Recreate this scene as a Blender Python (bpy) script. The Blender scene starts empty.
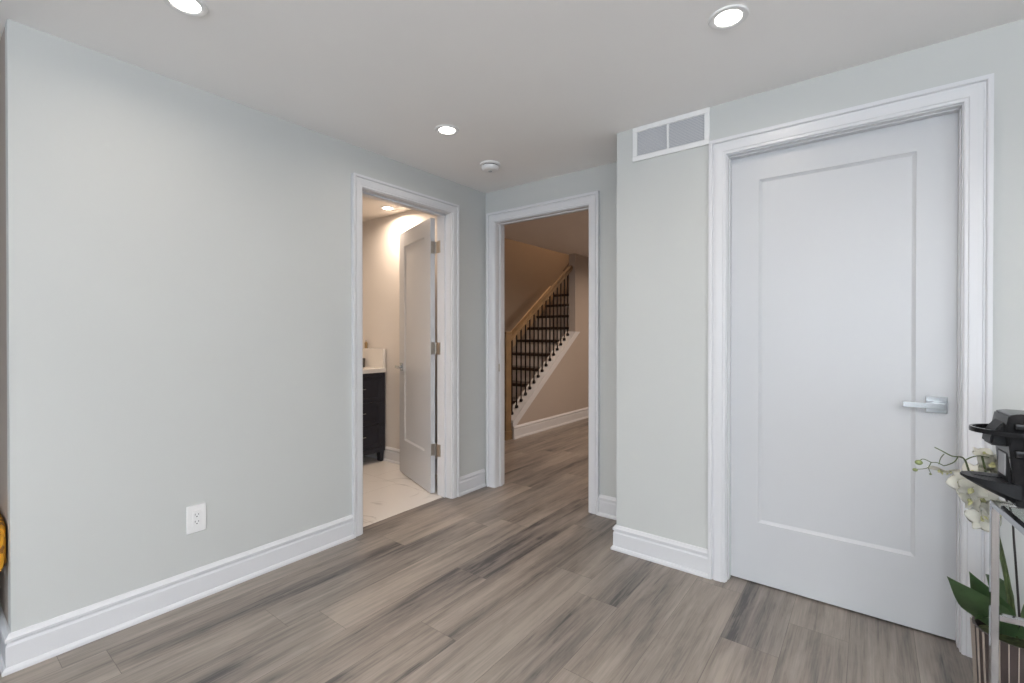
import bpy, bmesh, math, random
from mathutils import Vector, Matrix
random.seed(7)
C = bpy.context.scene.collection
S = bpy.context.scene
PI = math.pi
R = math.radians

# ------------------------------------------------------------------ camera
cd = bpy.data.cameras.new('camera'); cam = bpy.data.objects.new('camera', cd); C.objects.link(cam)
cam.location = (0, 0, 1.19)
cam.rotation_euler = (R(90 - 0.302), 0, R(37.506))
cd.sensor_width = 36; cd.lens = 467.74 / 1024 * 36
cd.shift_y = -0.00455; cd.clip_start = 0.02
S.camera = cam

# ------------------------------------------------------------------ world, daylight, exposure
W = bpy.data.worlds.new('world'); S.world = W; W.use_nodes = True
W.node_tree.nodes['Background'].inputs[0].default_value = (0.62, 0.78, 1.0, 1)
W.node_tree.nodes['Background'].inputs[1].default_value = 1.0
S.view_settings.view_transform = 'Standard'; S.view_settings.look = 'None'
S.view_settings.gamma = 1; S.view_settings.use_curve_mapping = False
S.view_settings.exposure = 0.27

def area(name, loc, rot, sx, sy, power, col, shape='RECTANGLE', spread=180):
    l = bpy.data.lights.new(name, 'AREA'); l.shape = shape; l.size = sx
    if shape in ('RECTANGLE', 'ELLIPSE'): l.size_y = sy
    l.energy = power; l.color = col; l.spread = R(spread)
    o = bpy.data.objects.new(name, l); C.objects.link(o); o.location = loc; o.rotation_euler = rot
    return o
DAY = (0.84, 0.92, 1.0)
WIN_BACK = (-1.3, 1.5, 0.75, 2.1, -3.2)      # x0 x1 z0 z1 y  (window in the wall behind the camera)
WIN_RIGHT = (-2.4, -0.2, 0.75, 2.1, 2.4)     # y0 y1 z0 z1 x  (window in the right wall)
area('daylight_back', (0.1, -3.17, 1.425), (R(90), 0, 0), 2.7, 1.3, 56, DAY)
area('daylight_right', (2.37, -1.3, 1.425), (R(90), 0, R(90)), 2.1, 1.3, 22, DAY)
LAMP_W = 2.2; LAMP_COL = (1.0, 0.87, 0.74)

# ------------------------------------------------------------------ measured positions
XL, Y0, YC, YD, H, XN = -2.4125, 0.229, 2.801, 2.406, 2.30, -1.116
WT = 0.13
YB = 2.775           # bathroom's far wall
XS = -3.22           # wall under the stair

# ------------------------------------------------------------------ materials
def mat(name, col, rough=0.5, metal=0.0, var=0.0, vscale=8.0, bump=0.0, bscale=200.0, spec=0.5, coat=0.0, trans=0.0, ior=1.45, sss=0.0):
    m = bpy.data.materials.new(name); m.use_nodes = True
    nt = m.node_tree; b = nt.nodes['Principled BSDF']
    b.inputs['Roughness'].default_value = rough; b.inputs['Metallic'].default_value = metal
    b.inputs['Specular IOR Level'].default_value = spec
    b.inputs['Coat Weight'].default_value = coat
    b.inputs['Transmission Weight'].default_value = trans; b.inputs['IOR'].default_value = ior
    if sss: b.inputs['Subsurface Weight'].default_value = sss; b.inputs['Subsurface Scale'].default_value = 0.01
    tc = nt.nodes.new('ShaderNodeTexCoord')
    n = nt.nodes.new('ShaderNodeTexNoise'); n.inputs['Scale'].default_value = vscale; n.inputs['Detail'].default_value = 3
    nt.links.new(tc.outputs['Object'], n.inputs['Vector'])
    r = nt.nodes.new('ShaderNodeValToRGB')
    a = [max(0, c * (1 - var)) for c in col[:3]]; z = [min(1, c * (1 + var)) for c in col[:3]]
    r.color_ramp.elements[0].position = .3; r.color_ramp.elements[1].position = .7
    r.color_ramp.elements[0].color = (*a, 1); r.color_ramp.elements[1].color = (*z, 1)
    nt.links.new(n.outputs['Fac'], r.inputs['Fac']); nt.links.new(r.outputs['Color'], b.inputs['Base Color'])
    if bump:
        n2 = nt.nodes.new('ShaderNodeTexNoise'); n2.inputs['Scale'].default_value = bscale
        nt.links.new(tc.outputs['Object'], n2.inputs['Vector'])
        bp = nt.nodes.new('ShaderNodeBump'); bp.inputs['Strength'].default_value = bump; bp.inputs['Distance'].default_value = 0.002
        nt.links.new(n2.outputs['Fac'], bp.inputs['Height']); nt.links.new(bp.outputs['Normal'], b.inputs['Normal'])
    return m
def emis(name, col, s):
    m = bpy.data.materials.new(name); m.use_nodes = True; b = m.node_tree.nodes['Principled BSDF']
    b.inputs['Base Color'].default_value = (*col, 1); b.inputs['Emission Color'].default_value = (*col, 1)
    b.inputs['Emission Strength'].default_value = s
    return m
M = {}
M['wall'] = mat('wall_paint', (0.540, 0.555, 0.547), .55, var=.012, vscale=1.5, bump=.05)
M['endwall'] = mat('endwall_brown', (0.33, 0.285, 0.25), .55, var=.02, vscale=1.5, bump=.05)  # flat brown for the left end wall, darker and warmer than the other walls
M['ceiling'] = mat('ceiling_paint', (0.89, 0.885, 0.88), .8, var=.01, vscale=2, bump=.04)
M['hallwall'] = mat('hall_paint', (0.45, 0.39, 0.345), .6, var=.012, vscale=1.5, bump=.05)
M['stairwall'] = mat('stairwell_paint', (0.40, 0.335, 0.275), .6, var=.012, vscale=1.5, bump=.05)
M['bathwall'] = mat('bath_paint', (0.70, 0.66, 0.62), .5, var=.012, vscale=1.5, bump=.05)
M['trim'] = mat('trim_paint', (0.665, 0.672, 0.695), .3, var=.008, vscale=3)
M['door'] = mat('door_paint', (0.565, 0.578, 0.600), .35, var=.008, vscale=2, bump=.03, bscale=80)
M['chrome'] = mat('polished_chrome', (0.47, 0.48, 0.51), .08, 1, var=.02)
M['nickel'] = mat('satin_nickel', (0.48, 0.45, 0.41), .32, 1, var=.04, vscale=30)
M['steel'] = mat('brushed_steel', (0.46, 0.47, 0.475), .25, 1, var=.03, vscale=40)
M['white_plastic'] = mat('white_plastic', (0.80, 0.80, 0.80), .35, var=.01)
M['dark_gap'] = mat('dark_gap', (0.03, 0.03, 0.035), .6)
M['vent_back'] = mat('duct_interior', (0.55, 0.56, 0.60), .7)
M['navy'] = mat('dark_navy_lacquer', (0.018, 0.019, 0.028), .38, var=.1, vscale=6)
M['quartz'] = mat('white_quartz', (0.78, 0.75, 0.71), .2, var=.03, vscale=5)
M['oak'] = mat('oak_wood', (0.235, 0.155, 0.08), .4, var=.18, vscale=9)
M['darkwood'] = mat('dark_tread_wood', (0.045, 0.026, 0.018), .35, var=.2, vscale=10)
M['iron'] = mat('black_iron', (0.018, 0.016, 0.016), .45, .6)
M['gloss_black'] = mat('gloss_black_plastic', (0.010, 0.010, 0.011), .12, var=.05, spec=.25)
M['satin_black'] = mat('satin_black_plastic', (0.014, 0.0145, 0.016), .38, var=.08, spec=.18)
M['label'] = mat('grey_label', (0.42, 0.43, 0.45), .5)
M['petal'] = mat('orchid_petal', (0.93, 0.92, 0.84), .5, var=.04, vscale=40)
M['lip'] = mat('orchid_lip', (0.55, 0.54, 0.28), .5, var=.2, vscale=60)
M['stem'] = mat('orchid_stem', (0.085, 0.115, 0.045), .5, var=.25, vscale=30)
M['stake'] = mat('dark_plant_stake', (0.035, 0.03, 0.028), .6)
M['bud'] = mat('orchid_bud', (0.20, 0.24, 0.10), .45, var=.2, vscale=60)
M['leaf'] = mat('orchid_leaf', (0.10, 0.175, 0.075), .33, var=.3, vscale=12)
M['pot'] = mat('dark_brown_pot', (0.055, 0.042, 0.040), .45, var=.15)
M['rib'] = mat('beige_pot_rib', (0.42, 0.36, 0.31), .4, .2, var=.05)
M['moss'] = mat('moss', (0.045, 0.055, 0.02), .9, var=.5, vscale=60, bump=.6, bscale=90)
M['grey_fabric'] = mat('grey_fabric', (0.30, 0.33, 0.36), .9, var=.1, vscale=60, bump=.4, bscale=350)
M['bottle'] = mat('amber_bottle', (0.28, 0.19, 0.09), .2, var=.1)
M['tumbler'] = mat('smoky_tumbler', (0.06, 0.055, 0.05), .15)
M['glass'] = mat('clear_glass', (0.93, 0.98, 0.95), .02, trans=1.0, ior=1.45)
M['lamp_on'] = emis('lit_lens', (1.0, 0.93, 0.84), 14)

def mustard():
    m = mat('mustard_pattern', (0.62, 0.30, 0.03), .9)
    nt = m.node_tree; b = nt.nodes['Principled BSDF']; r = [n for n in nt.nodes if n.type == 'VALTORGB'][0]
    n = [n for n in nt.nodes if n.type == 'TEX_NOISE'][0]; n.inputs['Scale'].default_value = 22; n.inputs['Distortion'].default_value = 1.5
    r.color_ramp.elements[0].position = .44; r.color_ramp.elements[1].position = .5
    r.color_ramp.elements[0].color = (0.22, 0.09, 0.012, 1); r.color_ramp.elements[1].color = (0.66, 0.31, 0.02, 1)
    return m
M['mustard'] = mustard()

def plank_mat():
    m = bpy.data.materials.new('oak_vinyl_planks'); m.use_nodes = True; nt = m.node_tree; L = nt.links
    b = nt.nodes['Principled BSDF']; N = nt.nodes.new
    def math_(op, a, b_=None, c=None):
        n = N('ShaderNodeMath'); n.operation = op
        for i, v in enumerate((a, b_, c)):
            if v is None: continue
            if isinstance(v, (int, float)): n.inputs[i].default_value = v
            else: L.new(v, n.inputs[i])
        return n.outputs[0]
    tc = N('ShaderNodeTexCoord'); sep = N('ShaderNodeSeparateXYZ'); L.new(tc.outputs['Object'], sep.inputs[0])
    at = N('ShaderNodeAttribute'); at.attribute_name = 'plank'; sa = N('ShaderNodeSeparateColor'); L.new(at.outputs['Color'], sa.inputs[0])
    uv = N('ShaderNodeUVMap'); su = N('ShaderNodeSeparateXYZ'); L.new(uv.outputs[0], su.inputs[0])
    rnd = sa.outputs[0]; rnd2 = sa.outputs[1]; rnd3 = sa.outputs[2]
    # coordinates shifted per plank
    def coords(kx, ky, o1):
        c = N('ShaderNodeCombineXYZ')
        L.new(math_('MULTIPLY', sep.outputs[0], kx), c.inputs[0])
        L.new(math_('MULTIPLY', sep.outputs[1], ky), c.inputs[1])
        L.new(math_('MULTIPLY', rnd, o1), c.inputs[2]); return c.outputs[0]
    def noise(v, sc, det, rough=.5, dist=0):
        n = N('ShaderNodeTexNoise'); L.new(v, n.inputs['Vector']); n.inputs['Scale'].default_value = sc
        n.inputs['Detail'].default_value = det; n.inputs['Roughness'].default_value = rough; n.inputs['Distortion'].default_value = dist
        return n.outputs['Fac']
    n1 = noise(coords(9.0, .75, 40), 1.0, 2.5, .5, .35)        # broad cloudy bands along the board
    n2 = noise(coords(55, 2.2, 70), 1.0, 5, .62, .5)           # grain
    n3 = noise(coords(230, 7, 20), 1.0, 2)                     # fine fibres
    n4 = noise(coords(26, 5.5, 90), 1.0, 4, .6, 1.2)           # knots and smudges
    v = math_('ADD', math_('MULTIPLY', n1, .54), math_('MULTIPLY', n2, .32))
    v = math_('ADD', v, math_('MULTIPLY', n3, .14)); v = math_('ADD', v, math_('MULTIPLY', n4, .16))
    v = math_('ADD', v, math_('MULTIPLY', math_('SUBTRACT', rnd2, .5), .07))
    r = N('ShaderNodeValToRGB'); L.new(v, r.inputs['Fac'])
    e = r.color_ramp.elements
    e[0].position = .44; e[0].color = (0.066, 0.060, 0.059, 1)
    e[1].position = .70; e[1].color = (0.330, 0.282, 0.242, 1)
    k = e.new(.49); k.color = (0.148, 0.128, 0.115, 1)
    k = e.new(.57); k.color = (0.228, 0.195, 0.169, 1)
    # tint between warm and grey boards
    mix = N('ShaderNodeMix'); mix.data_type = 'RGBA'; mix.blend_type = 'MULTIPLY'
    L.new(math_('MULTIPLY', rnd3, .8), mix.inputs[0]); L.new(r.outputs['Color'], mix.inputs[6]); mix.inputs[7].default_value = (0.94, 0.97, 1.0, 1)
    # seams, from UV in metres from the plank edge
    seamx = math_('LESS_THAN', su.outputs[0], .0016); seamy = math_('LESS_THAN', su.outputs[1], .0016)
    u2 = math_('GREATER_THAN', su.outputs[0], 1.0); seam = math_('MAXIMUM', seamx, seamy)
    mx = N('ShaderNodeMix'); mx.data_type = 'RGBA'; L.new(math_('MULTIPLY', seam, .62), mx.inputs[0]); L.new(mix.outputs[2], mx.inputs[6])
    mx.inputs[7].default_value = (0.045, 0.038, 0.034, 1)
    L.new(mx.outputs[2], b.inputs['Base Color'])
    rr = N('ShaderNodeMapRange'); L.new(n2, rr.inputs[0]); rr.inputs[3].default_value = .34; rr.inputs[4].default_value = .50
    L.new(rr.outputs[0], b.inputs['Roughness'])
    bp = N('ShaderNodeBump'); bp.inputs['Strength'].default_value = .12; bp.inputs['Distance'].default_value = .001
    L.new(n2, bp.inputs['Height']); L.new(bp.outputs[0], b.inputs['Normal'])
    return m
M['planks'] = plank_mat()

def marble_mat():
    m = bpy.data.materials.new('marble_tile'); m.use_nodes = True; nt = m.node_tree; L = nt.links; N = nt.nodes.new
    b = nt.nodes['Principled BSDF']; tc = N('ShaderNodeTexCoord')
    n = N('ShaderNodeTexNoise'); n.inputs['Scale'].default_value = 1.7; n.inputs['Detail'].default_value = 4; n.inputs['Distortion'].default_value = 1.4
    L.new(tc.outputs['Object'], n.inputs['Vector'])
    s = N('ShaderNodeMath'); s.operation = 'SUBTRACT'; L.new(n.outputs['Fac'], s.inputs[0]); s.inputs[1].default_value = .5
    a = N('ShaderNodeMath'); a.operation = 'ABSOLUTE'; L.new(s.outputs[0], a.inputs[0])
    r = N('ShaderNodeValToRGB'); L.new(a.outputs[0], r.inputs['Fac'])
    r.color_ramp.elements[0].position = 0; r.color_ramp.elements[0].color = (0.46, 0.44, 0.42, 1)
    r.color_ramp.elements[1].position = .022; r.color_ramp.elements[1].color = (0.74, 0.71, 0.68, 1)
    n2 = N('ShaderNodeTexNoise'); n2.inputs['Scale'].default_value = 3.2; L.new(tc.outputs['Object'], n2.inputs['Vector'])
    r2 = N('ShaderNodeValToRGB'); r2.color_ramp.elements[0].position = .50; r2.color_ramp.elements[1].position = .66; L.new(n2.outputs['Fac'], r2.inputs['Fac'])
    mix = N('ShaderNodeMix'); mix.data_type = 'RGBA'; L.new(r2.outputs['Color'], mix.inputs[0])
    mix.inputs[6].default_value = (0.74, 0.71, 0.68, 1); L.new(r.outputs['Color'], mix.inputs[7])
    br = N('ShaderNodeTexBrick'); br.offset = .5; br.inputs['Scale'].default_value = 1; br.inputs['Brick Width'].default_value = .6; br.inputs['Row Height'].default_value = .6
    br.inputs['Mortar Size'].default_value = .0015; br.inputs['Color1'].default_value = br.inputs['Color2'].default_value = (1, 1, 1, 1); br.inputs['Mortar'].default_value = (.72, .7, .68, 1)
    L.new(tc.outputs['Object'], br.inputs['Vector'])
    mm = N('ShaderNodeMix'); mm.data_type = 'RGBA'; mm.blend_type = 'MULTIPLY'; mm.inputs[0].default_value = 1
    L.new(mix.outputs[2], mm.inputs[6]); L.new(br.outputs['Color'], mm.inputs[7]); L.new(mm.outputs[2], b.inputs['Base Color'])
    b.inputs['Roughness'].default_value = .12
    return m
M['marble'] = marble_mat()

# ------------------------------------------------------------------ mesh helpers
def box(bm, x0, x1, y0, y1, z0, z1, bev=0, seg=2):
    vs = [bm.verts.new(p) for p in ((x0,y0,z0),(x1,y0,z0),(x1,y1,z0),(x0,y1,z0),(x0,y0,z1),(x1,y0,z1),(x1,y1,z1),(x0,y1,z1))]
    fs = [bm.faces.new([vs[i] for i in f]) for f in ((3,2,1,0),(4,5,6,7),(0,1,5,4),(1,2,6,5),(2,3,7,6),(3,0,4,7))]
    if bev:
        es = list({e for f in fs for e in f.edges})
        bmesh.ops.bevel(bm, geom=es, offset=bev, segments=seg, affect='EDGES', profile=.5)
def prism(bm, pts, axis, a, b):
    """closed polygon pts (2-D) extruded along axis (0,1,2) from a to b"""
    def P(p, t):
        return ((t, p[0], p[1]), (p[0], t, p[1]), (p[0], p[1], t))[axis]
    A = [bm.verts.new(P(p, a)) for p in pts]; B = [bm.verts.new(P(p, b)) for p in pts]; n = len(pts)
    bm.faces.new(A); bm.faces.new(B[::-1])
    for i in range(n): bm.faces.new((A[i], B[i], B[(i+1) % n], A[(i+1) % n]))
    bmesh.ops.recalc_face_normals(bm, faces=bm.faces[:])
def lathe(bm, prof, c=(0,0,0), seg=32, axis='Z'):
    """prof: list of (r, h)"""
    rings = []
    for r, h in prof:
        ring = []
        if r < 1e-6:
            ring = [bm.verts.new(fr(c, 0, 0, h, axis))]
        else:
            for i in range(seg):
                a = 2*PI*i/seg; ring.append(bm.verts.new(fr(c, r*math.cos(a), r*math.sin(a), h, axis)))
        rings.append(ring)
    for A, B in zip(rings, rings[1:]):
        for i in range(seg):
            j = (i+1) % seg
            if len(A) == 1 and len(B) == 1: continue
            if len(A) == 1: bm.faces.new((A[0], B[j], B[i]))
            elif len(B) == 1: bm.faces.new((A[i], A[j], B[0]))
            else: bm.faces.new((A[i], A[j], B[j], B[i]))
    for ring, flip in ((rings[0], True), (rings[-1], False)):
        if len(ring) > 1: bm.faces.new(ring[::-1] if flip else ring)
    bmesh.ops.recalc_face_normals(bm, faces=bm.faces[:])
def fr(c, x, y, h, axis):
    if axis == 'Z': return (c[0]+x, c[1]+y, c[2]+h)
    if axis == 'Y': return (c[0]+x, c[1]+h, c[2]+y)
    return (c[0]+h, c[1]+x, c[2]+y)
def tube(bm, pts, rad, seg=10, sq=None):
    pts = [Vector(p) for p in pts]; n = len(pts)
    rad = rad if isinstance(rad, (list, tuple)) else [rad]*n
    rings = []; up = None
    for i, p in enumerate(pts):
        d = (pts[min(i+1, n-1)] - pts[max(i-1, 0)]).normalized()
        if up is None:
            up = Vector((0,0,1)) if abs(d.z) < .9 else Vector((1,0,0))
        s = d.cross(up).normalized(); up = s.cross(d).normalized()
        rings.append([bm.verts.new(p + rad[i]*(s*math.cos(2*PI*k/seg) + up*math.sin(2*PI*k/seg))) for k in range(seg)])
    for A, B in zip(rings, rings[1:]):
        for k in range(seg): bm.faces.new((A[k], A[(k+1) % seg], B[(k+1) % seg], B[k]))
    bm.faces.new(rings[0][::-1]); bm.faces.new(rings[-1])
    bmesh.ops.recalc_face_normals(bm, faces=bm.faces[:])
def smooth_path(pts, k=5):
    pts = [Vector(p) for p in pts]; out = []
    for i in range(len(pts)-1):
        p0 = pts[max(i-1, 0)]; p1 = pts[i]; p2 = pts[i+1]; p3 = pts[min(i+2, len(pts)-1)]
        for j in range(k):
            t = j/k
            out.append(.5*((2*p1) + (-p0+p2)*t + (2*p0-5*p1+4*p2-p3)*t*t + (-p0+3*p1-3*p2+p3)*t**3))
    out.append(pts[-1]); return out
def obj(name, bm, m, parent=None, off=None, smooth=False):
    if off is not None: bmesh.ops.translate(bm, verts=bm.verts[:], vec=-Vector(off))
    me = bpy.data.meshes.new(name); bm.to_mesh(me); bm.free()
    me.materials.append(m)
    if smooth:
        for p in me.polygons: p.use_smooth = True
        try: me.set_sharp_from_angle(angle=R(35))
        except Exception: pass
    o = bpy.data.objects.new(name, me); C.objects.link(o)
    if parent: o.parent = parent
    return o
def NB(): return bmesh.new()
def thing(name, label, cat, loc=(0,0,0), rz=0, group=None):
    o = bpy.data.objects.new(name, None); C.objects.link(o); o.location = loc; o.rotation_euler = (0,0,rz)
    o.empty_display_size = .05
    o['label'] = label; o['category'] = cat
    if group: o['group'] = group
    return o
def tag(o, label, cat, group=None):
    o['label'] = label; o['category'] = cat
    if group: o['group'] = group
    return o
def struct(o, label=None, cat=None):
    o['kind'] = 'structure'
    if label: o['label'] = label
    if cat: o['category'] = cat
    return o
def dup(root, loc, label):
    r = root.copy(); C.objects.link(r); r.location = loc; r['label'] = label
    for ch in list(root.children):
        c = ch.copy(); C.objects.link(c); c.parent = r
        for g in list(ch.children):
            d = g.copy(); C.objects.link(d); d.parent = c
    return r

# ------------------------------------------------------------------ setting: floor
def floor():
    bm = NB(); uvl = bm.loops.layers.uv.new('UVMap'); cl = bm.loops.layers.float_color.new('plank')
    x_off = -2.283; w = .2017; Lp = 1.255
    rows = {0:.462, -1:.341, 1:.95, 2:1.085, 3:1.72, 4:1.303, 5:.78, 6:1.89, 7:1.43, 8:2.34, 9:1.956, 10:2.22}
    X0, X1, Yn, Yf = -5.2, 2.4, -3.2, 8.2
    def region(xa, xb):
        # where planks lie: (y0, y1) ranges for a strip
        return (Yn, Yf)
    rr = random.Random(3)
    for k in range(-15, 24):
        xa = x_off + k*w; xb = xa + w
        if xb < X0 or xa > X1: continue
        ys = rows.get(k, rr.random()*Lp) % Lp
        y = ys - 4*Lp
        while y < Yf:
            ya, yb = max(y, Yn), min(y + Lp, Yf)
            if yb > ya:
                # the planks stop at the bathroom's doorway (marble beyond)
                segs = [(xa, xb, ya, yb)]
                xm = -2.482
                out = []
                for (a, b_, c, d) in segs:
                    if b_ <= xm or a < xm:
                        # cut out bathroom rectangle x<xm , .36<y<YB+.06
                        if a < xm:
                            q = min(b_, xm)
                            for (c0, d0) in ((c, min(d, .30)), (max(c, YB+.06), d)):
                                if d0 > c0: out.append((a, q, c0, d0))
                            if b_ > xm: out.append((xm, b_, c, d))
                    else: out.append((a, b_, c, d))
                col = (rr.random(), rr.random(), rr.random(), 1)
                for (a, b_, c, d) in out:
                    a2, b2 = max(a, X0), min(b_, X1)
                    vs = [bm.verts.new(p) for p in ((a2,c,0),(b2,c,0),(b2,d,0),(a2,d,0))]
                    f = bm.faces.new(vs)
                    for lp in f.loops:
                        lp[cl] = col; v = lp.vert.co
                        lp[uvl].uv = (v.x - xa, v.y - y)
            y += Lp
    # slab below so that the floor has thickness
    box(bm, X0, X1, Yn, Yf, -.12, -.004)
    return struct(obj('floor', bm, M['planks']))
floor()
bm = NB(); box(bm, -4.30, -2.482, .30, YB+.06, -.003, .0015); struct(obj('floor_bathroom', bm, M['marble']))

# ------------------------------------------------------------------ walls
def wall(name, m, x0, x1, y0, y1, z0=0, z1=H, hole=None, axis='y'):
    """hole = (a0, a1, ztop) along the wall's long axis"""
    bm = NB()
    if not hole: box(bm, x0, x1, y0, y1, z0, z1)
    elif axis == 'y':
        a0, a1, zt = hole
        box(bm, x0, x1, y0, a0, z0, z1); box(bm, x0, x1, a1, y1, z0, z1); box(bm, x0, x1, a0, a1, zt, z1)
    else:
        a0, a1, zt = hole
        box(bm, x0, a0, y0, y1, z0, z1); box(bm, a1, x1, y0, y1, z0, z1); box(bm, a0, a1, y0, y1, zt, z1)
    return struct(obj(name, bm, m))
# left wall skin (room side painted grey-green, bathroom side warm white)
B0, B1, BZ = 1.672, 2.412, 2.062          # bathroom opening
N0, N1, NZ = -2.306, -1.500, 2.052        # hall opening
K0, K1, KZ = -0.547, 0.267, 2.046         # closet opening
XLb = XL - WT                             # bathroom side of the left wall
wall('wall_left', M['wall'], XL-.065, XL, Y0, YC, hole=(B0-.02, B1+.02, BZ+.02))
wall('wall_bathroom_front', M['bathwall'], XLb, XL-.066, Y0+.131, YB, hole=(B0-.02, B1+.02, BZ+.02))
wall('wall_light_block', M['wall'], -5.2, -2.45, -.85, -.75)  # unseen wall added to keep window light off the left end wall
wall('wall_light_block_rear', M['wall'], -2.55, -2.45, -3.2, -.851)  # its unseen return, added to shut out the same window light
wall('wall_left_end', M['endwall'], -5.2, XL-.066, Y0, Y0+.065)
wall('wall_bathroom_side', M['bathwall'], -4.25, XLb-.001, Y0+.066, Y0+.13)
wall('wall_bathroom_back', M['bathwall'], -4.25, XLb-.001, YB, YB+.06)
wall('wall_bathroom_far', M['bathwall'], -4.32, -4.251, Y0+.066, YB+.06)
wall('wall_nook', M['wall'], XL-.065, XN, YC, YC+.065, hole=(N0-.02, N1+.02, NZ+.02), axis='x')
wall('wall_hall_front', M['hallwall'], -4.32, -.9, YC+.0655, YC+.10, hole=(N0-.02, N1+.02, NZ+.02), axis='x')
wall('wall_closet', M['wall'], XN, 2.4, YD, YD+.12, hole=(K0-.02, K1+.02, KZ+.02), axis='x')
wall('wall_closet_side', M['wall'], XN, XN+.12, YD+.121, YC+.065)
wall('wall_closet_back', M['hallwall'], XN+.121, 2.4, YC+.0, YC+.06)
wall('wall_right_rear', M['wall'], 2.401, 2.5, -3.2, -2.4)
def winwall_x(name, x0, x1, y0, y1, a0, a1, z0, z1, m):
    bm = NB(); box(bm, x0, x1, y0, a0, 0, H); box(bm, x0, x1, a1, y1, 0, H); box(bm, x0, x1, a0, a1, 0, z0); box(bm, x0, x1, a0, a1, z1, H)
    return struct(obj(name, bm, m))
winwall_x('wall_right', 2.401, 2.5, -2.399, YD+.12, -2.398, -.2, .75, 2.1, M['wall'])
bm = NB(); a = (-1.3, 1.5, .75, 2.1)
box(bm, -5.2, a[0], -3.3, -3.201, 0, H); box(bm, a[1], 2.5, -3.3, -3.201, 0, H); box(bm, a[0], a[1], -3.3, -3.201, 0, a[2]); box(bm, a[0], a[1], -3.3, -3.201, a[3], H)
struct(obj('wall_back', bm, M['wall']))
wall('wall_far_left', M['wall'], -5.3, -5.201, -3.3, Y0+.065)
def window(name, along, c0, c1, z0, z1, p):
    """framed window with a mullion, plane at p"""
    bm = NB(); t = .05
    def bx(a0, a1, q0, q1, d0=-.02, d1=.03):
        if along == 'x': box(bm, a0, a1, p+d0, p+d1, q0, q1, .004, 1)
        else: box(bm, p+d0, p+d1, a0, a1, q0, q1, .004, 1)
    bx(c0, c0+t, z0, z1); bx(c1-t, c1, z0, z1); bx(c0, c1, z0, z0+t); bx(c0, c1, z1-t, z1); mid = (c0+c1)/2; bx(mid-.025, mid+.025, z0, z1)
    return struct(obj(name, bm, M['trim']))
window('window_1', 'x', -1.3, 1.5, .75, 2.1, -3.26)
window('window_2', 'y', -2.398, -.2, .75, 2.1, 2.46)
# ceilings
bm = NB(); box(bm, -5.3, 2.5, -3.3, Y0+.065, H, H+.3); box(bm, XL-.065, 2.5, Y0+.0651, YC+.065, H, H+.3)
struct(obj('ceiling', bm, M['ceiling']))
bm = NB(); box(bm, -4.32, XL-.0655, Y0+.0655, YC+.065, H, H+.3); struct(obj('ceiling_bathroom', bm, M['bathwall']))
bm = NB(); box(bm, XS-.13, -.5, YC+.0655, 8.3, H, H+.3); box(bm, -4.32, XS-.1301, YC+.0655, 3.6, H, H+.3)
M['hallceil'] = mat('hall_ceiling_paint', (0.86, 0.80, 0.75), .8, var=.01)
struct(obj('ceiling_hall', bm, M['hallceil']))
# hall shell
wall('wall_hall_right', M['hallwall'], -.9, -.8, YC+.061, 8.2)
wall('wall_hall_far', M['hallwall'], XS+.001, -.8, 8.2, 8.3)
wall('wall_stairwell_left', M['stairwall'], -4.32, -4.15, YC+.101, 8.3, z1=4.8)
wall('wall_stairwell_far', M['stairwall'], -4.15, XS-.131, 8.2, 8.3, z1=4.8)
wall('wall_stairwell_near', M['stairwall'], -4.15, XS-.131, 3.5, 3.6, z0=H+.3, z1=4.8)
wall('wall_stairwell_upper', M['stairwall'], XS-.13, XS, 3.6, 8.3, z0=H+.3, z1=4.8)
bm = NB(); box(bm, -4.32, XS, 3.5, 8.3, 4.8, 4.9); struct(obj('ceiling_stairwell', bm, M['hallceil']))
wall('wall_stair_side', M['hallwall'], XS-.10, XS, 5.62, 8.199)

# ------------------------------------------------------------------ casings and baseboards
CAS = [(0,0),(0,.011),(.004,.013),(.012,.013),(.015,.016),(.036,.0175),(.050,.0175),(.053,.013),(.058,.013),(.060,.021),(.064,.023),(.076,.023),(.076,0)]
def casing(bm, u0, u1, zt, frame, k=1.0):
    """frame(u, z, t) -> xyz, t = distance off the wall"""
    path = [((u0, 0), (-1, 0)), ((u0, zt), (-1, 1)), ((u1, zt), (1, 1)), ((u1, 0), (1, 0))]
    rings = [[bm.verts.new(frame(p[0]+d[0]*s*k, p[1]+d[1]*s*k, t)) for s, t in CAS] for p, d in path]
    n = len(CAS)
    for A, B in zip(rings, rings[1:]):
        for i in range(n): bm.faces.new((A[i], A[(i+1) % n], B[(i+1) % n], B[i]))
    bm.faces.new(rings[0]); bm.faces.new(rings[-1][::-1])
    bmesh.ops.recalc_face_normals(bm, faces=bm.faces[:])
def portal(name, u0, u1, zt, frame, depth, stop=None, back=True, k=1.0):
    bm = NB(); r = .004
    casing(bm, u0-r, u1+r, zt+r, frame, k)
    if back: casing(bm, u0-r, u1+r, zt+r, lambda u, z, t: frame(u, z, -depth-t))
    def bx(ua, ub, za, zb, ta, tb):
        p = frame(ua, za, ta); q = frame(ub, zb, tb)
        box(bm, min(p[0],q[0]), max(p[0],q[0]), min(p[1],q[1]), max(p[1],q[1]), min(za,zb), max(za,zb))
    e = .0005
    bx(u0-.019, u0, 0, zt, -depth, 0); bx(u1, u1+.019, 0, zt, -depth, 0); bx(u0-.019, u1+.019, zt, zt+.019, -depth, 0)
    if stop:
        t0, t1, w = stop
        bx(u0, u0+w, 0, zt, t0, t1); bx(u1-w, u1, 0, zt, t0, t1); bx(u0, u1, zt-w, zt, t0, t1)
    return struct(obj(name, bm, M['trim']))
fL = lambda u, z, t: (XL+t, u, z)
fN = lambda u, z, t: (u, YC-t, z)
fK = lambda u, z, t: (u, YD-t, z)
portal('trim_1', B0, B1, BZ, fL, WT, stop=(-.085, -.05, .011), k=.88)
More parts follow.
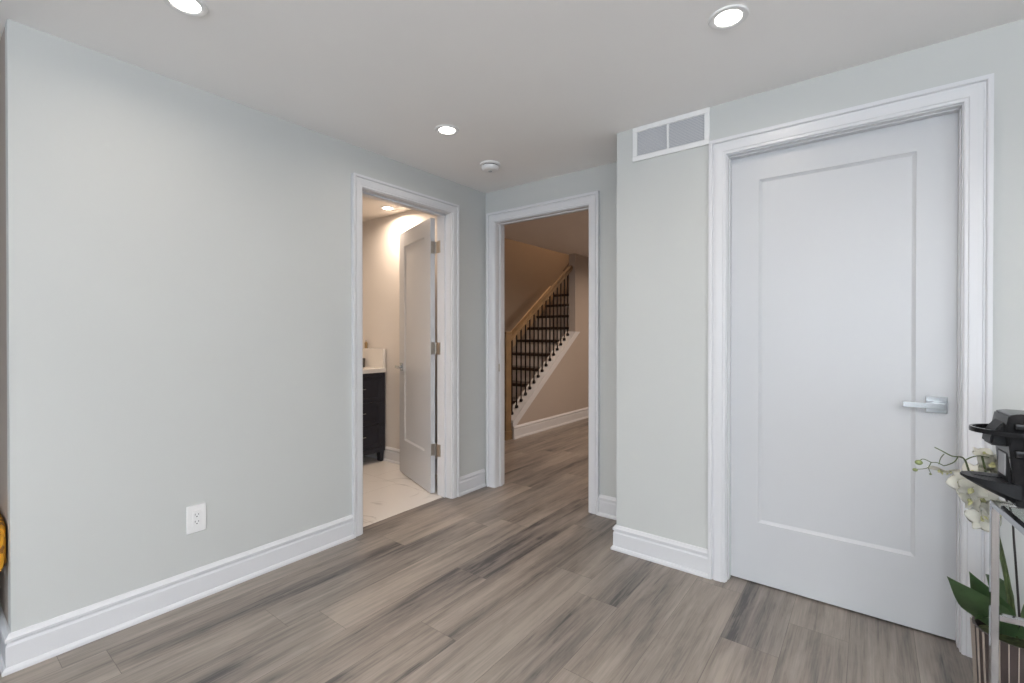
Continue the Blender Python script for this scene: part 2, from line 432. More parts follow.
portal('trim_2', N0, N1, NZ, fN, .10, stop=(-.075, -.045, .006))
portal('trim_3', K0, K1, KZ, fK, .12, stop=(-.064, -.03, .004), back=False)

BASE = [(0,0),(.024,0),(.024,.010),(.019,.019),(.0145,.021),(.0145,.092),(.012,.097),(.0105,.100),(.0105,.105),(.016,.109),(.0165,.119),(.012,.124),(.009,.129),(.006,.134),(0,.134)]
def baseboard(name, pts, m=None, k=1.0):
    """pts in plan; the moulding lies to the right of the walking direction"""
    bm = NB(); P = [Vector(p) for p in pts]; n = len(P); rings = []
    for i in range(n):
        def nr(a, b_):
            d = (b_-a).normalized(); return Vector((d.y, -d.x))
        if i == 0: o = nr(P[0], P[1])
        elif i == n-1: o = nr(P[-2], P[-1])
        else:
            a = nr(P[i-1], P[i]); b_ = nr(P[i], P[i+1]); o = (a+b_); o = o / (o.dot(a))
        rings.append([bm.verts.new((P[i].x+o.x*t, P[i].y+o.y*t, z*k)) for t, z in BASE])
    c = len(BASE)
    for A, B in zip(rings, rings[1:]):
        for i in range(c): bm.faces.new((A[i], A[(i+1) % c], B[(i+1) % c], B[i]))
    bm.faces.new(rings[0]); bm.faces.new(rings[-1][::-1])
    bmesh.ops.recalc_face_normals(bm, faces=bm.faces[:])
    return struct(obj(name, bm, m or M['trim']))
q = .0802
baseboard('baseboard_left', [(-5.2, Y0), (XL, Y0), (XL, B0-q+.009)])
baseboard('baseboard_left_far', [(XL, B1+q-.009), (XL, YC), (N0-q-.001, YC)] if N0-q-.001 > XL+.03 else [(XL, B1+q-.009), (XL, YC-.024)])
baseboard('baseboard_nook', [(N1+q, YC), (XN, YC), (XN, YD), (K0-q, YD)])
baseboard('baseboard_right', [(K1+q, YD), (2.40, YD), (2.40, -3.2)])
baseboard('baseboard_back', [(2.40, -3.2), (-2.45, -3.2), (-2.45, -.75), (-5.2, -.75), (-5.2, Y0)])
baseboard('baseboard_bathroom', [(-4.25, YB), (XLb, YB), (XLb, B1+q)])
baseboard('baseboard_hall', [(XS, 8.2), (XS, 4.215)][::-1], k=1.1)

# ------------------------------------------------------------------ doors
def door_leaf_bm(W_, Hd, T=.035, st=.122, top=.122, bot=.288, z0=.008):
    bm = NB()
    def face(y, s):
        # s=-1 front (faces -y) ; s=+1 back
        def V(x, z, d): return bm.verts.new((x, y - s*d, z))
        o = [V(0,z0,0), V(W_,z0,0), V(W_,Hd,0), V(0,Hd,0)]
        a = (st, z0+bot, W_-st, Hd-top)
        def rect(i, d): return [V(a[0]+i,a[1]+i,d), V(a[2]-i,a[1]+i,d), V(a[2]-i,a[3]-i,d), V(a[0]+i,a[3]-i,d)]
        rs = [o, rect(0,0), rect(.0025,.003), rect(.011,.0085), rect(.013,.0095)]
        for A, B in zip(rs, rs[1:]):
            for i in range(4): bm.faces.new((A[i], A[(i+1)%4], B[(i+1)%4], B[i]))
        bm.faces.new(rs[-1]); return o
    f = face(0, -1); b_ = face(T, 1)
    for i in range(4): bm.faces.new((f[i], b_[i], b_[(i+1)%4], f[(i+1)%4]))
    bmesh.ops.recalc_face_normals(bm, faces=bm.faces[:])
    return bm
def lever(parent, x, z, y, s, dirx=-1):
    """square rose + square lever on the face y, sticking out to s (-1 = -y)"""
    bm = NB(); ys = sorted((y, y+s*.009)); box(bm, x-.032, x+.032, ys[0], ys[1], z-.032, z+.032, .0012)
    rose = obj('rose', bm, M['steel'], parent)
    bm = NB(); ys = sorted((y+s*.009, y+s*.050)); box(bm, x-.011, x+.011, ys[0], ys[1], z-.009, z+.009, .001)
    ys = sorted((y+s*.040, y+s*.055)); xs = sorted((x-dirx*.022, x+dirx*.103)); box(bm, xs[0], xs[1], ys[0], ys[1], z-.011, z+.011, .001)
    h = obj('door_handle', bm, M['steel'], parent); h['label'] = 'square brushed steel lever handle'
def make_door(name, label, W_, Hd, loc, rz, hz, bothsides=True, hy=0, lz=.914, hinges=True):
    root = obj(name, door_leaf_bm(W_, Hd), M['door']); root.location = loc; root.rotation_euler = (0,0,rz)
    struct(root, label, 'door')
    lever(root, W_-.060, lz, 0, -1)
    if bothsides: lever(root, W_-.060, lz, .035, 1)
    if hinges:
        for z in hz:
            bm = NB()
            box(bm, -.0025, 0.0, .003, .032, z-.045, z+.045, .0008, 1)           # leaf let into the door's edge
            tube(bm, [(-.004, -.004+hy, z-.045), (-.004, -.004+hy, z+.045)], .0055, 12)
            lf = obj('hinge', bm, M['nickel'], root)
    # latch plate
    bm = NB(); box(bm, W_, W_+.0015, .006, .029, lz-.028, lz+.028); obj('latch_plate', bm, M['nickel'], root)
    return root
make_door('door_1', 'closed white single-panel closet door with a square steel lever', K1-K0-.005, 2.044, (K0+.0025, YD+.0645, 0), 0, (.25, 1.1, 1.85), bothsides=False, hinges=False)
d2 = make_door('door_2', 'white single-panel bathroom door standing open inward on three nickel hinges', .690, 2.056, (-2.582, 2.4195, 0), R(160), (.330, 1.086, 1.836), hy=0)
# jamb leaves of the three hinges
for z in (.330, 1.086, 1.836):
    bm = NB(); box(bm, XLb-.012, XLb+.028, B1-.003, B1-.0004, z-.045, z+.045, .0008, 1); struct(obj('trim_hinge_leaf', bm, M['nickel']))
bm = NB(); box(bm, N0+.0002, N0+.002, YC+.030, YC+.055, .90, .96); struct(obj('trim_strike_plate', bm, M['nickel']))

# ------------------------------------------------------------------ ceiling lamps
def recessed(loc, label, power=LAMP_W, col=LAMP_COL, group='recessed ceiling lights'):
    t = thing('recessed_light', label, 'ceiling light', loc, group=group)
    bm = NB(); lathe(bm, [(.043,-.0015),(.045,-.004),(.054,-.0065),(.063,-.005),(.066,0)], seg=48)
    bmesh.ops.delete(bm, geom=[f for f in bm.faces if len(f.verts) > 4], context='FACES')
    obj('trim_ring', bm, M['white_plastic'], t, smooth=True)
    bm = NB(); lathe(bm, [(0,-.0035),(.03,-.0032),(.044,-.0020),(.044,-.0002)], seg=48)
    obj('lens', bm, M['lamp_on'], t, smooth=True)
    l = area('lamp_glow', (0,0,-.0095), (0,0,0), .084, .084, power, col, 'DISK', 165); l.parent = t
    return t
A = recessed((-1.826, .581, H), 'lit recessed ceiling light cut by the top of the picture, near the left wall')
dup(A, (-.400, 1.765, H), 'lit recessed ceiling light in front of the closed closet door, beside the vent')
dup(A, (-1.830, 1.805, H), 'lit recessed ceiling light between the bathroom doorway and the smoke detector')
for x, y in ((-.40, .581), (1.1, 1.0), (-1.8, -1.0), (-.2, -1.0), (1.2, -1.0)):  # extra lamps out of view, added to light the room
    dup(A, (x, y, H), 'recessed ceiling light added out of view to light the room')
recessed((-3.37, 2.60, H), 'lit recessed ceiling light inside the bathroom', power=7.5, col=(1, .79, .61))
recessed((-3.30, 1.2, H), 'unseen recessed ceiling light added to brighten the bathroom', power=7.5, col=(1, .79, .61))  # unseen lamp, added to brighten the bathroom
recessed((-1.9, 4.6, H), 'unseen recessed ceiling light added to brighten the hall', power=20, col=(1, .80, .65))  # unseen lamp, added to brighten the hall
recessed((-2.2, 6.6, H), 'unseen recessed ceiling light added to brighten the far end of the hall', power=12, col=(1, .76, .58))  # second unseen hall lamp, added for more brightness
recessed((-3.75, 6.3, 4.8), 'unseen ceiling light added for the warm light in the stairwell', power=34, col=(1, .68, .44))  # unseen lamp, added to give the stairwell its warm light

# unseen uplighter behind the camera, added to brighten the ceiling
t = thing('fill_uplighter', 'tall uplighter added behind the camera to brighten the ceiling', 'floor lamp', (.95, -1.15, 0))
bm = NB(); lathe(bm, [(0,0),(.14,0),(.14,.012),(.03,.022),(0,.022)], seg=40); obj('base', bm, M['steel'], t, smooth=True)
bm = NB(); tube(bm, [(0,0,.02),(0,0,1.66)], .011, 14); obj('pole', bm, M['steel'], t, smooth=True)
bm = NB(); lathe(bm, [(.012,1.64),(.05,1.66),(.15,1.74),(.155,1.74),(.05,1.652),(.012,1.632)], seg=40); obj('lamp_shade', bm, M['steel'], t, smooth=True)
l = area('ceiling_fill', (0,0,1.735), (PI,0,0), .22, .22, 150, (1.0, .985, .97), 'DISK', 175); l.parent = t

# smoke detector
t = thing('smoke_detector', 'round white smoke detector on the ceiling above the two doorways', 'smoke detector', (-1.972, 2.335, H))
bm = NB(); lathe(bm, [(.066,0),(.066,-.008),(.062,-.012),(.050,-.012)], seg=48); obj('mounting_base', bm, M['white_plastic'], t, smooth=True)
bm = NB(); lathe(bm, [(.051,-.012),(.051,-.018)], seg=48); obj('sensor_slot', bm, M['dark_gap'], t, smooth=True)
bm = NB(); lathe(bm, [(.056,-.018),(.058,-.022),(.055,-.036),(.046,-.044),(.02,-.047),(0,-.047)], seg=48); obj('cover', bm, M['white_plastic'], t, smooth=True)
bm = NB(); lathe(bm, [(.013,-.046),(.013,-.050),(.009,-.052),(0,-.052)], seg=24); obj('test_button', bm, M['label'], t, smooth=True)

# wall outlet
t = thing('wall_outlet', 'white double electrical outlet low on the left wall', 'outlet', (XL, .803, .361))
bm = NB(); box(bm, 0, .006, -.0385, .0385, -.062, .062, .0025); obj('faceplate', bm, M['white_plastic'], t)
bm = NB(); box(bm, .0055, .009, -.0165, .0165, -.034, .034, .0015); rc = obj('receptacle', bm, M['white_plastic'], t)
for dz in (.016, -.016):
    bm = NB(); box(bm, .0088, .0094, -.0078, -.0058, dz+.0, dz+.008); box(bm, .0088, .0094, .0058, .0078, dz+.0, dz+.0068)
    tube(bm, [(.0088, 0, dz-.006), (.0094, 0, dz-.006)], .0026, 10)
    obj('socket_slots', bm, M['dark_gap'], rc)

# return-air vent
vx0, vx1, vz0, vz1 = -1.022, -.626, 2.118, 2.2985
t = thing('air_vent', 'white louvred return air vent high on the wall beside the closet door', 'vent', ((vx0+vx1)/2, YD, (vz0+vz1)/2))
off = t.location
bm = NB(); f = .026
def fb(a, b_, c, d): box(bm, a, b_, YD-.010, YD-.0003, c, d, .002)
fb(vx0, vx1, vz0, vz0+f); fb(vx0, vx1, vz1-f, vz1); fb(vx0, vx0+f, vz0+f, vz1-f); fb(vx1-f, vx1, vz0+f, vz1-f)
mid = vx0 + .48*(vx1-vx0); fb(mid-.006, mid+.006, vz0+f, vz1-f)
obj('frame', bm, M['white_plastic'], t, off)
bm = NB(); box(bm, vx0+.01, vx1-.01, YD-.0018, YD-.0002, vz0+.01, vz1-.01); obj('backing', bm, M['vent_back'], t, off)
for (a, b_) in ((vx0+f, mid-.006), (mid+.006, vx1-f)):
    bm = NB(); n = 17
    for i in range(n):
        z = vz0+f + (i+.5)*(vz1-vz0-2*f)/n
        prism(bm, [(YD-.009, z-.0030), (YD-.009, z-.0018), (YD-.002, z+.0030), (YD-.002, z+.0018)], 0, a, b_)
    obj('louvre_panel', bm, M['white_plastic'], t, off)
for (x, z) in ((vx0+.013, (vz0+vz1)/2), (vx1-.013, (vz0+vz1)/2)):
    bm = NB(); lathe(bm, [(.003, -.0100), (.003, -.0108), (0, -.0112)], (x, YD, z), 10, 'Y'); obj('screw', bm, M['white_plastic'], t, off)

# ------------------------------------------------------------------ bathroom vanity
vy1 = YB - .016; vy0 = vy1 - .92; vxf = -3.62; vxb = -4.245
t = thing('bathroom_vanity', 'dark navy bathroom vanity cabinet with drawers and a white top', 'vanity', ((vxf+vxb)/2, (vy0+vy1)/2, 0)); off = t.location
bm = NB(); box(bm, vxb, vxf-.018, vy0, vy1, .12, .835)
box(bm, vxb, vxf-.018, vy0, vy1, .09, .12)
obj('body', bm, M['navy'], t, off)
for (ya, yb) in ((vy1-.05, vy1), (vy0, vy0+.05)):
    for xa in (vxf-.068, vxb):
        bm = NB(); prism(bm, [(ya, .1), (yb, .1), (yb-.012 if ya > vy0 else yb-.012, .0), (ya+.012, 0)], 0, xa, xa+.05); obj('foot', bm, M['navy'], t, off)
bm = NB()
box(bm, vxf-.018, vxf-.001, vy1-.045, vy1, .10, .835, .002); box(bm, vxf-.018, vxf-.001, vy0, vy0+.045, .10, .835, .002)
box(bm, vxf-.018, vxf-.001, vy0+.045, vy1-.045, .80, .835, .001); box(bm, vxf-.018, vxf-.001, vy0+.045, vy1-.045, .10, .145, .001)
obj('face_frame', bm, M['navy'], t, off)
def panel(bm, y0, y1, z0, z1, x, rail=.035):
    box(bm, x-.016, x-.006, y0, y1, z0, z1)
    for a, b_, c, d in ((y0, y0+rail, z0, z1), (y1-rail, y1, z0, z1), (y0+rail, y1-rail, z0, z0+rail), (y0+rail, y1-rail, z1-rail, z1)):
        box(bm, x-.006, x, a, b_, c, d, .001, 1)
mid = (vy0+vy1)/2
for (ya, yb) in ((mid+.004, vy1-.048), (vy0+.048, mid-.004)):
    for (za, zb) in ((.575, .797), (.363, .570), (.150, .358)):
        bm = NB(); panel(bm, ya, yb, za, zb, vxf+.004); dr = obj('drawer', bm, M['navy'], t, off)
        bm = NB(); yc = (ya+yb)/2; zc = (za+zb)/2 + .01
        yc -= .03; tube(bm, [(vxf+.028, yc-.05, zc), (vxf+.028, yc+.05, zc)], .005, 10)
        for s in (-.035, .035): tube(bm, [(vxf+.003, yc+s, zc), (vxf+.028, yc+s, zc)], .004, 8)
        obj('drawer_pull', bm, M['steel'], dr, off)
bm = NB(); box(bm, vxb, vxf+.018, vy0-.01, vy1, .836, .876, .003); obj('countertop', bm, M['quartz'], t, off)
bm = NB(); box(bm, vxb, vxf+.008, vy1-.030, vy1,   .876, 1.055, .003); obj('side_splash', bm, M['quartz'], t, off)
bm = NB(); box(bm, vxb, vxb+.022, vy0, vy1-.031, .876, .985, .003); obj('back_splash', bm, M['quartz'], t, off)
bm = NB(); lathe(bm, [(0,0),(.014,0),(.0145,.004),(.0145,.048),(.012,.056),(.007,.060),(.007,.068)], (0,0,0), 24)
b_ = thing('soap_bottle', 'small amber bottle standing on the white splash ledge in the bathroom', 'bottle', (-3.895, vy1-.015, 1.055))
obj('glass_body', bm, M['bottle'], b_, smooth=True)
bm = NB(); lathe(bm, [(.0085,.066),(.0085,.080),(.006,.083),(0,.083)], seg=20); obj('cap', bm, M['nickel'], b_, smooth=True)
bm = NB(); lathe(bm, [(0,.002),(.028,0),(.031,.004),(.034,.085),(.032,.085),(.029,.008),(0,.008)], (-3.865, vy1-.085, .8762), 28)
tag(obj('tumbler', bm, M['tumbler'], smooth=True), 'dark smoky tumbler on the bathroom counter in front of the splash', 'tumbler')

# ------------------------------------------------------------------ staircase
st = thing('staircase', 'wooden staircase with dark treads, black iron balusters and an oak handrail', 'staircase', (-3.7, 4.2, 0)); off = st.location
rise, run = .1825, .25; yn = lambda k: 4.25 + (k-1)*run; zt = lambda k: .2025 + (k-1)*rise
xa, xb = -4.149, XS-.131
for k in range(1, 11):
    bm = NB()
    if k < 10: box(bm, xa, xb, yn(k), yn(k)+run+.028, zt(k)-.038, zt(k), .008)
    else: box(bm, xa, xb, yn(k), 7.6, zt(k)-.038, zt(k), .008)
    obj('tread', bm, M['darkwood'], st, off)
    bm = NB(); box(bm, xa, xb, yn(k)+.026, yn(k)+.044, (zt(k-1) if k > 1 else 0.001), zt(k)-.038); obj('riser', bm, M['riser'] if 'riser' in M else M['hallceil'], st, off)
# half wall carrying the balustrade, and its white sloping stringer trim
sl = .725
def cap_z(y): return .213 + sl*(y-4.213)
bm = NB(); y0_, y1_ = 4.215, 5.619
prism(bm, [(y0_, 0), (y1_, 0), (y1_, cap_z(y1_)-.03), (y0_, cap_z(y0_)-.03)], 0, XS-.129, XS); w = struct(obj('wall_under_stair', bm, M['hallwall']))
bm = NB(); ye = 5.735
prism(bm, [(4.205, .150), (4.265, .150), (ye, cap_z(ye)-.095), (ye, 1.228), (5.613, 1.228), (4.205, cap_z(4.205))], 0, XS+.0005, XS+.010)
prism(bm, [(4.213, cap_z(4.213)-.03), (5.618, cap_z(5.618)-.03), (5.618, cap_z(5.618)), (4.213, cap_z(4.213))], 0, XS-.140, XS+.012)
obj('stringer', bm, M['trim'], st, off)
xr = XS-.070
def rail_z(y): return 1.135 + .70*(y-4.27)          # underside of the handrail
for i in range(15):
    y = 4.285 + i*.0895
    bm = NB(); box(bm, xr-.0065, xr+.0065, y-.0065, y+.0065, cap_z(y), rail_z(y)+.02)
    bl = obj('baluster', bm, M['iron'], st, off)
    bm = NB(); lathe(bm, [(0,.0),(.017,.0),(.021,.012),(.020,.028),(.012,.038),(.008,.040)], (xr, y, cap_z(y)-.004), 14); obj('baluster_shoe', bm, M['iron'], bl, off, smooth=True)
bm = NB()
ya, yb = 4.215, 5.619
for (h0, h1, w) in ((0, .016, .028), (.016, .046, .034), (.046, .060, .026)):
    prism(bm, [(ya, rail_z(ya)+h0), (yb, rail_z(yb)+h0), (yb, rail_z(yb)+h1), (ya, rail_z(ya)+h1)], 0, xr-w, xr+w)
obj('handrail', bm, M['oak'], st, off)
bm = NB(); box(bm, xr-.048, xr+.048, 4.117, 4.213, .0, 1.19, .004); box(bm, xr-.055, xr+.055, 4.110, 4.2145, 1.19, 1.222, .006)
obj('newel_post', bm, M['oak'], st, off)
bm = NB(); box(bm, xr-.056, xr+.056, 4.108, 4.2146, 0, .10, .004); obj('newel_base', bm, M['oak'], st, off)
# wall skirt on the far side and dark upper rail
bm = NB(); g = lambda y: 1.269 + .709*(y-5.431)
M['skirt'] = mat('light_oak_skirt', (0.60, 0.46, 0.31), .45, var=.1)
prism(bm, [(4.25, g(4.25)), (4.25, g(4.25)-.25), (6.5, g(6.5)-.25), (6.5, 1.975), (6.42, 1.975)], 0, -4.149, -4.128); obj('wall_skirt', bm, M['skirt'], st, off)
bm = NB(); prism(bm, [(6.74, 2.255), (7.5, 2.86), (7.5, 2.70), (7.02, 2.18)], 0, -4.1, -4.05); box(bm, -4.149, -4.1, 6.95, 6.99, 2.28, 2.32); box(bm, -4.149, -4.1, 7.35, 7.39, 2.60, 2.66)
obj('upper_handrail', bm, M['darkwood'], st, off)

# ------------------------------------------------------------------ bar cart (chrome, glass)
cart_loc = (.261, 1.757, 0); crz = R(6)
ct = thing('console_cart', 'chrome framed glass cart holding the black coffee machine', 'cart', cart_loc, crz)
CW, CD, CH, TT = .68, .40, .750, .016
for (x, y) in ((0, 0), (CW, 0), (0, -CD), (CW, -CD)):
    bm = NB(); box(bm, x-TT/2, x+TT/2, y-TT/2, y+TT/2, 0.0, CH-.0162, .0012, 1); obj('leg', bm, M['chrome'], ct)
bm = NB()
for y in (0, -CD): box(bm, -TT/2, CW+TT/2, y-TT/2, y+TT/2, CH-.016, CH, .0012, 1)
for x in (0, CW): box(bm, x-TT/2, x+TT/2, -CD+TT/2, -TT/2, CH-.016, CH, .0012, 1)
obj('top_frame', bm, M['chrome'], ct)
bm = NB()
box(bm, TT/2, CW-TT/2, -TT/2, TT/2, .437, .453, .0012, 1)
for x in (CW,): box(bm, x-TT/2, x+TT/2, -CD+TT/2, -TT/2, .437, .453, .0012, 1)
obj('stretcher', bm, M['chrome'], ct)
bm = NB(); box(bm, TT/2, CW-TT/2, -CD+TT/2, -TT/2, CH-.008, CH-.001); obj('glass_top', bm, M['glass'], ct)

# ------------------------------------------------------------------ coffee machine
cm = thing('coffee_machine', 'glossy black capsule coffee machine standing on the glass cart', 'coffee machine', (.262, 1.752, CH), crz)
def plate_loft(bm, secs):
    rings = [[bm.verts.new(p) for p in s] for s in secs]
    n = len(rings[0])
    for A, B in zip(rings, rings[1:]):
        for i in range(n): bm.faces.new((A[i], A[(i+1)%n], B[(i+1)%n], B[i]))
    bm.faces.new(rings[0][::-1]); bm.faces.new(rings[-1]); bmesh.ops.recalc_face_normals(bm, faces=bm.faces[:])
yc = -.030
# body: side profile in x-z, extruded through the depth then bevelled
bm = NB(); prism(bm, [(.016,.012),(.28,.012),(.295,.05),(.295,.20),(.27,.236),(.020,.243),(.002,.238),(-.004,.205),(.002,.165),(.012,.05)], 1, yc-.052, yc+.052)
bmesh.ops.bevel(bm, geom=bm.edges[:], offset=.003, segments=2, affect='EDGES'); obj('body', bm, M['gloss_black'], cm, smooth=True)
for z, h in ((.203, .018), (.135, .020)):
    bm = NB(); box(bm, .010, .280, yc-.062, yc-.049, z, z+h, .004, 3); obj('side_ridge', bm, M['gloss_black'], cm, smooth=True)
for (x, y) in ((.05, yc-.035), (.05, yc+.035), (.26, yc-.035), (.26, yc+.035)):
    bm = NB(); lathe(bm, [(0,0),(.009,0),(.010,.013),(0,.013)], (x, y, 0), 16); obj('foot', bm, M['satin_black'], cm)
bm = NB(); box(bm, .004, .030, yc-.040, yc+.040, .030, .165, .006); obj('front_column', bm, M['satin_black'], cm)
bm = NB(); box(bm, .0022, .0045, yc-.024, yc+.022, .082, .138, .0008, 1); lb = obj('label_plate', bm, M['label'], cm); lb['label'] = 'pale grey label plate'
# spout head
bm = NB(); prism(bm, [(-.028,.158),(.020,.156),(.020,.232),(.006,.226),(-.012,.208),(-.025,.184)], 1, yc-.034, yc+.034)
bmesh.ops.bevel(bm, geom=bm.edges[:], offset=.005, segments=3, affect='EDGES'); obj('spout_head', bm, M['satin_black'], cm, smooth=True)
# drip tray: boat-shaped, pointed at the front
bm = NB(); secs = []; N_ = 12; TX, TL = -.076, .100
for i in range(N_+1):
    t_ = i/N_; x = TX + t_*TL; w = .053*math.sqrt(max(0, 1-(1-t_)**2))+.002; dp = .005+.048*t_**.9
    top = .072 - .004*t_
    secs.append([(x, yc-w, top), (x, yc-w, top-dp*.7), (x, yc-w*.7, top-dp), (x, yc+w*.7, top-dp), (x, yc+w, top-dp*.7), (x, yc+w, top)])
plate_loft(bm, secs); obj('drip_tray', bm, M['satin_black'], cm, smooth=True)
bm = NB()
box(bm, -.052, .006, yc-.0015, yc+.0015, .0690, .0722)
for i in range(8):
    x = -.052+i*.007; t_ = (x-TX)/TL; w = .045*math.sqrt(max(0, 1-(1-t_)**2)); top = .072-.004*t_
    box(bm, x, x+.002, yc-w, yc+w, top-.001, top+.0008)
obj('tray_grill', bm, M['satin_black'], cm)
# ring lever around the body
bm = NB(); n = 64; rings = []
for i in range(n):
    a_ = 2*PI*i/n; cx, cy = .105, yc; rx, ry = .160, .088
    ring = []
    for dr, dz in ((-.003,-.006),(.003,-.006),(.0035,0),(.003,.006),(-.003,.006),(-.0035,0)):
        ring.append(bm.verts.new((cx+(rx+dr)*math.cos(a_), cy+(ry+dr)*math.sin(a_), .193+dz)))
    rings.append(ring)
for i in range(n):
    A_, B_ = rings[i], rings[(i+1)%n]
    for j in range(6): bm.faces.new((A_[j], A_[(j+1)%6], B_[(j+1)%6], B_[j]))
bmesh.ops.recalc_face_normals(bm, faces=bm.faces[:]); rg = obj('ring_handle', bm, M['gloss_black'], cm, smooth=True)
for s_ in (1, -1):
    bm = NB(); ys = sorted((yc+s_*.048, yc+s_*.088)); box(bm, .12, .16, ys[0], ys[1], .186, .199, .002); obj('handle_bracket', bm, M['satin_black'], rg)

# ------------------------------------------------------------------ potted orchid
PX, PY, PZ, PR = .352, 2.052, .285, .099
oc = thing('potted_orchid', 'white flowering orchid in a dark pot with pale vertical ribs', 'potted plant', (PX, PY, 0)); off = oc.location
bm = NB(); lathe(bm, [(0,0),(.080,0),(.084,.006),(PR-.004,PZ-.004),(PR-.003,PZ),(PR-.010,PZ),(PR-.014,PZ-.03),(0,PZ-.035)], seg=64)
obj('pot', bm, M['pot'], oc, smooth=True)
bm = NB(); n = 30
for i in range(n):
    a_ = 2*PI*i/n; r0, r1 = .0845, PR-.001
    ca, sa = math.cos(a_), math.sin(a_); w = .0011
    vs = []
    for (r_, z) in ((r0, .002), (r1, PZ+.001)):
        for d in (-.003, .0024):
            for s in (-w, w): vs.append(bm.verts.new(((r_+d)*ca - s*sa, (r_+d)*sa + s*ca, z)))
    for f in ((0,1,3,2),(4,6,7,5),(0,4,5,1),(2,3,7,6),(0,2,6,4),(1,5,7,3)): bm.faces.new([vs[i_] for i_ in f])
bmesh.ops.recalc_face_normals(bm, faces=bm.faces[:]); obj('pot_ribs', bm, M['rib'], oc)
bm = NB(); lathe(bm, [(PR-.016,PZ-.026),(.07,PZ-.016),(.04,PZ-.008),(0,PZ-.005)], seg=40)
for v in bm.verts: v.co.z += random.uniform(-.004, .004)
obj('moss', bm, M['moss'], oc, smooth=True)
def leaf(base, tip, width, arch, droop=0, fold=.25, twist=0):
    base, tip = Vector(base), Vector(tip); d = tip-base; bm = NB(); n = 16; m_ = 6; rows = []
    side = d.cross(Vector((0,0,1))).normalized()
    nrm = side.cross(d.normalized())
    side = (Matrix.Rotation(twist, 3, d.normalized()) @ side); nrm = side.cross(d.normalized())
    for i in range(n+1):
        t_ = i/n; c = base + d*t_ + Vector((0,0,1))*(arch*math.sin(PI*t_)) - Vector((0,0,droop*t_**3))
        w = width*(.35+.65*min(1, t_*2.2))*max(0, 1-max(0, (t_-.35)/.65)**1.5)**1.15 + .0006
        rows.append([bm.verts.new(c + side*w*(j/m_*2-1) + nrm*fold*w*abs(j/m_*2-1)) for j in range(m_+1)])
    for A_, B_ in zip(rows, rows[1:]):
        for j in range(m_): bm.faces.new((A_[j], A_[j+1], B_[j+1], B_[j]))
    ext = bmesh.ops.solidify(bm, geom=bm.faces[:], thickness=.0016)
    return bm
for (tip, w, ar, dr, fo, tw) in (((.172, 1.790, .508), .056, .0, 0, .18, R(30)), ((.232, 1.915, .490), .046, .0, 0, .2, R(25)), ((.43, 1.87, .36), .036, .05, 0, .3, R(-10)),
                             ((.52, 2.02, .36), .034, .05, 0, .3, 0), ((.47, 2.17, .35), .034, .04, 0, .3, 0), ((.30, 2.17, .40), .032, .05, 0, .3, 0), ((.245, 1.93, .345), .028, .03, 0, .3, 0)):
    b0 = Vector((PX, PY, PZ-.01)); dd = (Vector(tip)-b0); b0 = b0 + Vector((dd.x, dd.y, 0)).normalized()*.018
    obj('leaf', leaf(b0, tip, w, ar, dr, fo, tw), M['leaf'], oc, off, smooth=True)
def stem(pts, r0, r1, m='stem', name='stem', parent=oc):
    p = smooth_path(pts); bm = NB(); n = len(p); tube(bm, p, [r0+(r1-r0)*i/(n-1) for i in range(n)], 8)
    return obj(name, bm, M[m], parent, off, smooth=True)
stem([(.345,2.045,.27),(.322,2.010,.46),(.300,1.995,.58),(.288,1.985,.68),(.278,1.985,.76),(.268,1.990,.82)], .0042, .0026)
stem([(.352,2.035,.27),(.338,2.02,.394),(.313,2.003,.545),(.286,1.984,.66),(.262,1.965,.73),(.240,1.947,.76),(.231,1.935,.79),(.223,1.921,.816),(.212,1.900,.828),(.190,1.880,.832),(.165,1.862,.848),(.150,1.852,.857)], .0042, .0014)
stem([(.360,2.04,.27),(.351,2.030,.42),(.342,2.022,.56),(.333,2.015,.66),(.30,2.01,.76),(.276,2.02,.80)], .0030, .0022, 'stake')
stem([(.223,1.921,.816),(.240,1.940,.824),(.262,1.975,.824),(.290,2.008,.815)], .0018, .0013)
stem([(.205,1.893,.830),(.196,1.880,.816),(.182,1.875,.806),(.172,1.870,.802)], .0016, .0012)
stem([(.172,1.865,.838),(.164,1.862,.825),(.160,1.862,.806)], .0014, .0010)
stem([(.172,1.870,.802),(.155,1.855,.812),(.142,1.845,.813),(.130,1.836,.820),(.121,1.830,.822),(.113,1.826,.814)], .0013, .0010)
stem([(.142,1.845,.813),(.135,1.842,.797),(.124,1.842,.791),(.108,1.842,.787)], .0012, .0009)
stem([(.135,1.842,.797),(.139,1.845,.786),(.142,1.848,.778)], .0011, .0008)
stem([(.313,2.003,.545),(.290,1.96,.605),(.262,1.925,.645)], .0014, .0010)
stem([(.286,1.984,.66),(.262,1.95,.695),(.236,1.915,.705)], .0016, .0012)
for (p, r_) in (((.113,1.825,.812), .0085), ((.106,1.842,.785), .0058), ((.141,1.848,.777), .003)):
    bm = NB(); bmesh.ops.create_uvsphere(bm, u_segments=16, v_segments=10, radius=r_)
    for v in bm.verts: v.co.z *= .85; v.co.x *= 1.12
    bmesh.ops.translate(bm, verts=bm.verts[:], vec=Vector(p)); obj('bud', bm, M['bud'], oc, off, smooth=True)
